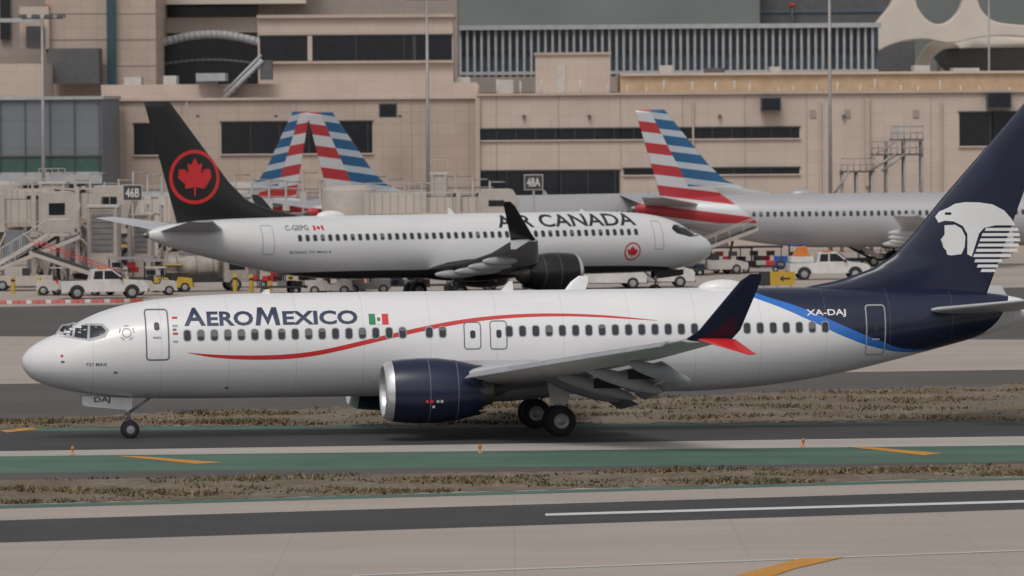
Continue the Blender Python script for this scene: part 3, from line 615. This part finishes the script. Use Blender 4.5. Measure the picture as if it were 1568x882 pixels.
# ------------------------------------------------------------- jet bridges
jbw=panelled("jet_bridge_metal",(.53,.47,.42),.55,9,.12,.7,.05); jbt=simple("jet_bridge_trim",(.45,.40,.36),.6,0,.1); jdk=simple("rolling_door",(.2,.19,.19),.6)
red_=simple("safety_red",(.45,.05,.035),.5); yel=simple("safety_yellow",(.5,.32,.03),.5)
def jetbridge(xa,xb,yt,yb,Y,yaw=0,legs=(.2,.8)):
    mb=MB(); p0=at(xa,(yt+yb)/2,Y); p1=at(xb,(yt+yb)/2,Y); L=p1.x-p0.x; zt=at((xa+xb)/2,yt,Y).z; zb=at((xa+xb)/2,yb,Y).z
    mb.box(0,L*.5,-1.5,1.5,zb,zt,jbw); mb.box(L*.5,L,-1.25,1.25,zb+.2,zt-.25,jbw)
    for x in(0,L*.5,L): mb.box(x-.18,x+.18,-1.62,1.62,zb-.12,zt+.1,jbt)
    mb.box(0,L,-1.35,1.35,zt,zt+.06,jbt)
    for s in(-1,1): mb.box(0,L*.98,s*1.56-.03,s*1.56+.03,zb+.5,zb+.6,jbt)
    i=0
    while i<L: 
        mb.tube((i,-1.2,zt),(i,-1.2,zt+.75),.03,jbt,6); i+=1.5
    mb.tube((0,-1.2,zt+.75),(L,-1.2,zt+.75),.03,jbt,6)
    mb.lathe([(zb-.3,1.9),(zt+.3,1.9),(zt+.6,1.2),(zt+.6,0)],(-1.2,0,0),'z',jbt,24); mb.lathe([(0,.55),(zb,.55)],(-1.2,0,0),'z',jbt,16)
    mb.ext([(L,zb-.2),(L+2.2,zb-.2),(L+2.7,zt-.6),(L+2.2,zt+.25),(L,zt+.25)],-1.7,1.7,jbt); mb.box(L+.5,L+1.6,-1.73,-1.7,zb+1,zt-.5,bgl)
    for f in legs:
        x=L*f
        for s in(-1,1): mb.box(x-.16,x+.16,s*1.55-.15,s*1.55+.15,.5,zt+.2 if f>.5 else zb,jbt); mb.lathe([(-.2,0),(-.2,.42),(.2,.42),(.2,0)],(x,s*1.2,.42),'y',tyre,16)
        mb.box(x-.3,x+.3,-1.7,1.7,.5,.8,jbt); mb.box(x-.25,x+.25,-1.8,1.8,zb-.5,zb-.2,jbt)
        mb.tube((x-.1,-1.6,.7),(x+1.3,-1.6,zb-.2),.07,jbt)
    x=L*.75
    for i in range(14): mb.box(x+i*.26,x+i*.26+.28,-2.6,-1.75,zb-.25-i*(zb-.3)/14,zb-.2-i*(zb-.3)/14,jdk)
    for y in(-2.6,-1.75): mb.tube((x,y,zb+.9),(x+3.6,y,1.0),.03,jbt,6); mb.tube((x,y,zb-.2),(x+3.6,y,.05),.06,jbt,6)
    return mb.obj("jet_bridge",M=Matrix.Translation((p0.x,p0.y,0))@Matrix.Rotation(math.radians(yaw),4,'Z'),bevel=.02)
jetbridge(20,150,290,345,432,-4,(.25,.8)); jetbridge(-60,60,300,352,420,10,(.3,.9))
jetbridge(560,735,296,338,432,4,(.3,.8)); jetbridge(395,520,290,335,470,8,(.3,.8)); jetbridge(200,330,300,350,466,3,(.3,.8))
def gatehouse(x0,y0,x1,y1,Y,m=jbt,door=True):
    mb=MB(); a,b,z0,z1=mb.pbox(x0,y0,x1,y1,Y,4,m,True); mb.box(a-.1,b+.1,Y-.1,Y+4.1,z1,z1+.15,wht)
    if door: 
        mb.box(a+.3,b-.3,Y-.05,Y,.3+z1*.35,z1-.4,jdk)
        for i in range(8): z=z1*.35+.4+i*(z1*.6/8); mb.box(a+.32,b-.32,Y-.08,Y-.05,z,z+.04,dkg)
        mb.box(a+.2,b-.2,Y-.06,Y,0,z1*.3,jbt)
    mb.box(a+.05,a+.2,Y-.12,Y,0,z1,jbt); mb.box(b-.2,b-.05,Y-.12,Y,0,z1,jbt)
    for i in range(5): x=a+(b-a)*i/4; mb.tube((x,Y+.1,z1+.15),(x,Y+.1,z1+1.1),.03,jbt,6)
    mb.tube((a,Y+.1,z1+1.1),(b,Y+.1,z1+1.1),.03,jbt,6)
    mb.obj("gate_service_building",bevel=.02)
gatehouse(133,318,180,400,424); gatehouse(60,282,100,380,438,door=False); gatehouse(660,268,685,330,445,door=False); gatehouse(195,330,232,410,430)
pipe=simple("galvanised_pipe",(.33,.31,.30),.5,.3)
mb=MB()
for x in list(range(50,250,22))+list(range(360,760,26)):
    p=at(x,285,450); zt=at(x,random.uniform(262,285),450).z; mb.tube((p.x,450,0),(p.x,450,zt),.09,pipe); mb.tube((p.x,450,zt-.1),(p.x+1.1,450,zt-.1),.05,pipe)
    mb.box(p.x-.25,p.x+.25,449.8,450.2,zt-2.2,zt-1.5,wht)
for z in(4.2,5.4,6.0):
    for xa_,xb_ in((50,245),(360,755)): a=at(xa_,280,450).x; b=at(xb_,280,450).x; mb.tube((a,450,z),(b,450,z),.06,pipe)
mb.obj("pipe_rack")
def gsign(px,py,Y,txt):
    p=at(px,py,Y); mb=MB(); w2=.62; h2=.5
    mb.box(-w2-.06,w2+.06,-.1,.1,-h2-.06,h2+.06,wht); mb.box(-w2,w2,-.12,-.1,-h2,h2,mull); mb.tube((0,0,-p.z),(0,0,-h2),.08,pipe)
    ob=mb.obj("gate_sign",M=Matrix.Translation(p))
    bm=textbm(txt,-.48,.32,.48,-.32,.02)
    for v in bm.verts: v.co.y=-.13
    me=bpy.data.meshes.new("lettering"); bm.to_mesh(me); bm.free(); me.materials.append(gwhite); o=bpy.data.objects.new("lettering",me); sc.collection.objects.link(o); o.parent=ob
gsign(817,279,440,"48A"); gsign(203,295,428,"46B")
def pole(px,Y,zt,r=.14,arms=True):
    p=at(px,200,Y); mb=MB(); mb.tube((0,0,0),(0,0,zt),r*1.3,pipe,12,r*.7); mb.lathe([(0,.35),(.5,.35),(.5,0)],(0,0,0),'z',wht,12)
    if arms:
        mb.tube((-1.6,0,zt),(1.6,0,zt),.07,pipe)
        for x in(-1.5,-.5,.5,1.5): mb.ext([(x-.35,zt+.05),(x+.35,zt+.05),(x+.28,zt+.3),(x-.28,zt+.3)],-.3,.3,dkg)
    mb.obj("light_pole",M=Matrix.Translation((p.x,Y,0)))
pole(655,475,at(655,0,475).z+.05); pole(1271,470,at(1270,-40,470).z); pole(66,478,at(66,28,478).z); pole(1515,540,at(1515,-30,540).z,.1)
mb=MB(); Y=490
def S(x,y): return at(x,y,Y)
for x in(1290,1312,1335,1358,1385,1412):
    p=S(x,288); mb.tube((p.x,Y,0),(p.x,Y,S(x,215 if x>1350 else 262).z),.08,pipe); mb.tube((p.x,Y+2.5,0),(p.x,Y+2.5,S(x,215 if x>1350 else 262).z),.08,pipe)
for x0_,x1_,y_ in((1288,1340,262),(1335,1414,236),(1365,1414,213)):
    a=S(x0_,y_);b=S(x1_,y_); mb.box(a.x,b.x,Y-.2,Y+2.7,a.z-.12,a.z,dkg)
    for h in(.5,1.0): mb.tube((a.x,Y-.2,a.z+h),(b.x,Y-.2,a.z+h),.04,pipe)
    x=a.x
    while x<b.x: mb.tube((x,Y-.2,a.z),(x,Y-.2,a.z+1),.035,pipe,6); x+=.5
a=S(1330,262);b=S(1372,236)
for i in range(10): u=i/9; mb.box(a.x+(b.x-a.x)*u,a.x+(b.x-a.x)*u+.3,Y-.2,Y+1,a.z+(b.z-a.z)*u-.05,a.z+(b.z-a.z)*u,dkg)
mb.tube((a.x,Y-.2,a.z),(b.x,Y-.2,b.z),.1,pipe); mb.tube((a.x,Y-.2,a.z+1),(b.x,Y-.2,b.z+1),.05,pipe)
a=S(1385,236);b=S(1350,262); mb.tube((a.x,Y-.3,a.z),(b.x,Y-.3,b.z),.1,pipe)
a=S(1300,262);b=S(1275,300); mb.tube((a.x,Y-.3,a.z),(b.x,Y-.3,b.z),.1,pipe)
mb.pbox(1370,190,1382,213,Y+1,.6,wht)
mb.obj("steel_staircase")
# ------------------------------------------------------------- vehicles
vwh=simple("vehicle_white",(.62,.61,.59),.4); vgl=simple("vehicle_glass",(.02,.025,.03),.1); vdk=simple("vehicle_trim",(.03,.03,.032),.6); lred=simple("tail_light",(.5,.02,.02),.3); lwh=simple("head_light",(.7,.7,.65),.2)
def wheels(mb,xs,y,r):
    for x in xs:
        for s in(-1,1):
            mb.lathe([(-.13,r*.6),(-.13,r*.9),(-.08,r),(.08,r),(.13,r*.9),(.13,r*.6)],(x,s*y,r),'y',tyre,18); mb.lathe([(-.11,0),(-.11,r*.6),(.11,r*.6),(.11,0)],(x,s*y,r),'y',hub,14)
def place(mb,name,px,py,ang,bevel=.04):
    p=gnd(px,py); mb.obj(name,M=Matrix.Translation((p.x,p.y,.004))@Matrix.Rotation(math.radians(ang),4,'Z'),bevel=bevel)
def pickup(px,py,ang,box=False):
    mb=MB(); mb.ext([(-2.75,.45),(-2.75,1.15),(-.95,1.18),(1.35,1.2),(2.55,1.08),(2.75,.9),(2.75,.45)],-.95,.95,vwh)
    mb.ext([(-.9,1.18),(-.75,1.85),(.5,1.88),(1.4,1.19)],-.86,.86,vwh)
    for s in(-1,1):
        mb.ext([(-.7,1.25),(-.62,1.75),(-.1,1.78),(-.1,1.25)],s*.865,s*.875,vgl); mb.ext([(0,1.25),(0,1.78),(.48,1.78),(1.15,1.25)],s*.865,s*.875,vgl)
        mb.box(-2.72,-2.6,s*.8-.1,s*.8+.1,.8,1.1,lred); mb.box(2.7,2.78,s*.7-.15,s*.7+.15,.75,.95,lwh); mb.box(1.0,1.15,s*1.08-.1,s*1.08+.1,1.2,1.4,vdk)
        for wx in(-1.75,1.75): mb.ext([(wx+.5*math.cos(t),.42+.5*math.sin(t)) for t in [math.pi*i/8 for i in range(9)]],s*.951,s*.958,vdk)
    mb.ext([(.6,1.84),(1.36,1.24),(1.42,1.24),(.66,1.86)],-.75,.75,vgl)
    mb.box(-2.7,-1.0,-.85,.85,1.15,1.19,vdk); mb.box(2.74,2.84,-.9,.9,.42,.62,vdk); mb.box(2.75,2.79,-.5,.5,.68,.98,vdk); mb.box(-2.85,-2.74,-.9,.9,.42,.6,vdk)
    mb.box(-.3,.2,-.5,.5,1.88,1.98,orl)
    if box: mb.box(-2.65,-1.1,-.88,.88,1.2,1.6,vwh); mb.ext([(-2.4,1.6),(-1.3,1.6),(-1.6,2.3),(-2.1,2.2)],-.6,.6,orl)
    wheels(mb,(-1.75,1.75),.85,.4); place(mb,"pickup_truck",px,py,ang)
def tanker(px,py,ang):
    tb=simple("tank_beige",(.36,.32,.285),.5,0,.25)
    mb=MB(); mb.box(-2.6,2.6,-.5,.5,.6,.85,vdk); mb.ext([(1.2,.6),(2.8,.6),(2.8,1.4),(2.5,2.2),(1.2,2.2)],-1.0,1.0,tb)
    for s in(-1,1): mb.ext([(1.5,1.4),(2.6,1.4),(2.42,2.05),(1.5,2.05)],s*1.0,s*1.02,vgl); mb.box(2.78,2.85,s*.75-.15,s*.75+.15,.8,1.0,lwh)
    mb.ext([(2.52,2.1),(2.78,1.45),(2.82,1.45),(2.57,2.1)],-.9,.9,vgl)
    mb.lathe([(-2.6,0),(-2.6,.5),(-2.4,.75),(.8,.75),(1.0,.55),(1.0,0)],(0,0,1.65),'x',tb,28)
    for x in(-1.9,-.6,.5): mb.lathe([(-.05,.77),(.05,.77)],(x,0,1.65),'x',jdk,28)
    mb.box(-1.6,-.2,-.3,.3,2.3,2.6,jdk); mb.box(-2.4,.8,-1.0,-.8,.65,1.15,vdk)
    for z in(1.3,1.8,2.3): mb.tube((-2.7,-.9,z),(-1.4,-.9,z),.03,pipe,6)
    mb.tube((-2.5,.3,2.5),(-1.4,.3,3.5),.12,tb); mb.tube((-1.4,.3,3.5),(1.2,.3,3.3),.1,tb); mb.tube((-2.5,-.3,.9),(-2.5,-.3,3.0),.06,pipe)
    mb.box(.6,1.5,0,.6,2.9,3.7,tb)
    wheels(mb,(-1.7,1.9),.9,.44); place(mb,"tanker_truck",px,py,ang)
def van(px,py,ang):
    mb=MB(); mb.ext([(-2.6,.4),(-2.6,2.1),(-2.4,2.25),(1.0,2.25),(1.9,1.35),(2.6,1.15),(2.7,.4)],-1,1,vwh)
    for s in(-1,1):
        mb.ext([(.2,1.4),(.2,2.0),(.95,2.0),(1.55,1.4)],s*1.0,s*1.012,vgl); mb.box(-2.3,-.1,min(s*1.0,s*1.012),max(s*1.0,s*1.012),1.4,2.0,vgl); mb.box(2.6,2.7,s*.8-.12,s*.8+.12,.8,1.0,lwh)
    mb.ext([(1.1,2.16),(1.86,1.4),(1.92,1.4),(1.16,2.18)],-.85,.85,vgl); mb.box(-2.65,2.75,-.95,.95,.35,.5,vdk); wheels(mb,(-1.7,1.7),.92,.38); place(mb,"van",px,py,ang)
def tug(px,py,ang,m):
    mb=MB(); mb.ext([(-1.4,.3),(-1.4,.95),(-.2,.95),(0,.7),(.4,.7),(.5,1.0),(1.4,.9),(1.5,.3)],-.7,.7,m)
    for x in(-.3,.6):
        for s in(-1,1): mb.tube((x,s*.6,.9),(x,s*.6,1.75),.035,vdk,6)
    mb.box(-.5,.8,-.7,.7,1.75,1.82,m); mb.box(-.3,0,-.4,.4,.7,1.25,vdk); mb.tube((.5,.2,.9),(.3,.2,1.25),.03,vdk,6); wheels(mb,(-.95,.95),.6,.32); place(mb,"baggage_tug",px,py,ang)
def cart(px,py,ang,m):
    mb=MB(); mb.box(-1.5,1.5,-.75,.75,.4,.5,vdk)
    for x in(-1.45,1.45):
        for s in(-1,1): mb.tube((x,s*.7,.5),(x,s*.7,1.75),.04,vdk,6)
    mb.ext([(-.8,1.75),(.8,1.75),(.65,1.9),(-.65,1.9)],-1.6,1.6,m,'x'); 
    for i in range(8): x=random.uniform(-1.2,1.1); z=.5+.35*(i%3); mb.box(x-.3,x+.3,-.5+.1*(i%3),.5,z,z+.32,random.choice((vdk,redp,navyp,jdk)))
    mb.tube((1.5,0,.4),(2.1,0,.35),.04,vdk,6); wheels(mb,(-1.05,1.05),.6,.22); place(mb,"baggage_cart",px,py,ang,.02)
def loader(px,py,ang,m,h=2.6):
    mb=MB(); mb.ext([(-2.4,.35),(-2.4,.95),(-.9,1.0),(1.6,1.0),(2.4,.8),(2.4,.35)],-.95,.95,m)
    mb.ext([(-3.3,.7),(3.6,h+.4),(3.6,h+.65),(-3.3,.98)],.05,.95,jbt); mb.ext([(-3.2,1.0),(3.5,h+.68),(3.5,h+.72),(-3.2,1.04)],.1,.9,vdk)
    for y in(.05,.95): mb.tube((-2.8,y,1.6),(3.5,y,h+1.3),.03,m,6)
    for i in range(7): u=i/6; x=-2.8+6.3*u; z=1+(h-.3)*u; mb.tube((x,.05,z),(x,.05,z+.6),.025,m,6)
    mb.tube((1.5,.5,1),(1.8,.5,2.3),.1,vdk); mb.box(-.2,.3,-.7,-.2,1,1.5,vdk); wheels(mb,(-1.5,1.5),.85,.36); place(mb,"belt_loader",px,py,ang)
def stairs(px,py,ang,h=3.6):
    mb=MB(); n=16
    for i in range(n): u=i/n; mb.box(-3+u*5,-3+(i+1)/n*5,-.8,.8,.5+u*(h-.5),.5+(i+1)/n*(h-.5),jdk)
    mb.box(2,3.4,-.9,.9,h-.15,h,jbt)
    for s in(-1,1):
        mb.ext([(-3.1,.4),(2,h-.2),(2,h+.1),(-3.1,.75)],s*.85,s*.9,wht); mb.tube((-3.1,s*.87,1.5),(2,s*.87,h+.95),.04,wht,6); mb.tube((2,s*.87,h+.95),(3.4,s*.87,h+.95),.04,wht,6)
        for i in range(9): u=i/8; mb.tube((-3.1+5.1*u,s*.87,.6+(h-.5)*u),(-3.1+5.1*u,s*.87,1.5+(h-.55)*u),.025,wht,6)
        mb.tube((2.6,s*.7,.5),(2.6,s*.7,h),.08,vdk)
    mb.box(-3.3,3,-.9,.9,.4,.6,vdk); mb.tube((-2.5,0,.5),(2.6,0,h-.2),.1,vdk); wheels(mb,(-2.5,2.3),.85,.35); place(mb,"passenger_stairs",px,py,ang,.01)
pickup(158,457,10); pickup(1268,428,5,True); tanker(312,446,15); van(930,442,178); van(1000,440,4)
loader(40,445,0,jbt,3.0); loader(128,452,150,redp,2.2); loader(1090,420,20,wht)
stairs(30,440,0,3.6); stairs(1285,408,180,3.4)
tug(235,452,10,wht); tug(505,452,0,wht); tug(565,450,180,jdk); tug(1215,412,0,blu); tug(90,452,0,wht); tug(262,447,0,yel)
for px,py,m in((430,450,wht),(470,449,navyp),(530,446,blu),(720,444,jdk),(610,448,jdk),(1120,418,navyp),(1165,417,navyp),(1345,405,jdk),(200,436,jdk),(160,414,yel),(190,415,yel),(255,440,jdk),(380,440,wht),(660,447,navyp),(780,443,vdk),(1050,422,wht)): cart(px,py,random.uniform(-8,8),m)
for px,py in((195,452),(360,447),(385,448),(414,446),(445,446),(480,446),(20,450),(60,452)):
    p=gnd(px,py); mb=MB(); mb.lathe([(0,.14),(1.1,.14),(1.2,.08),(1.2,0)],(0,0,0),'z',yel,12); mb.lathe([(.8,.145),(.95,.145)],(0,0,0),'z',vdk,12); mb.obj("bollard",M=Matrix.Translation((p.x,p.y,0)))
mb=MB()
for i in range(24):
    a=gnd(-20+i*10,466-i*.15); b=gnd(-20+(i+1)*10-1,466-i*.15); m=red_ if i%3 else wht
    mb.ext([(-.2,.0),(.2,0),(.1,.22),(-.1,.22)],a.x,b.x,m,'x',Matrix.Translation((0,a.y,0)))
mb.obj("low_barricade",bevel=.02)
p=gnd(1190,443); mb=MB(); mb.box(-1.15,1.15,-.12,.12,.25,1.15,yel); mb.box(-1.2,-.45,-.13,.13,.24,1.16,vdk)
for x in(-.9,0,.9): mb.tube((x,0,0),(x,0,.3),.04,pipe)
mb.ext([(.15,.7),(.4,.92),(.4,.76),(.85,.76),(.85,.64),(.4,.64),(.4,.48)],-.14,-.121,vdk)
mb.obj("taxiway_sign",M=Matrix.Translation((p.x,p.y,0)))
mb=MB()
for px,py,Y in((1213,8,704),(72,12,560),(610,5,590)):
    q=at(px,py,Y); mb.tube((q.x,Y,q.z-4),(q.x,Y,q.z),.12,dkg); mb.ell((q.x,Y,q.z),.3,.3,.3,red_)
mb.obj("rooftop_beacons")
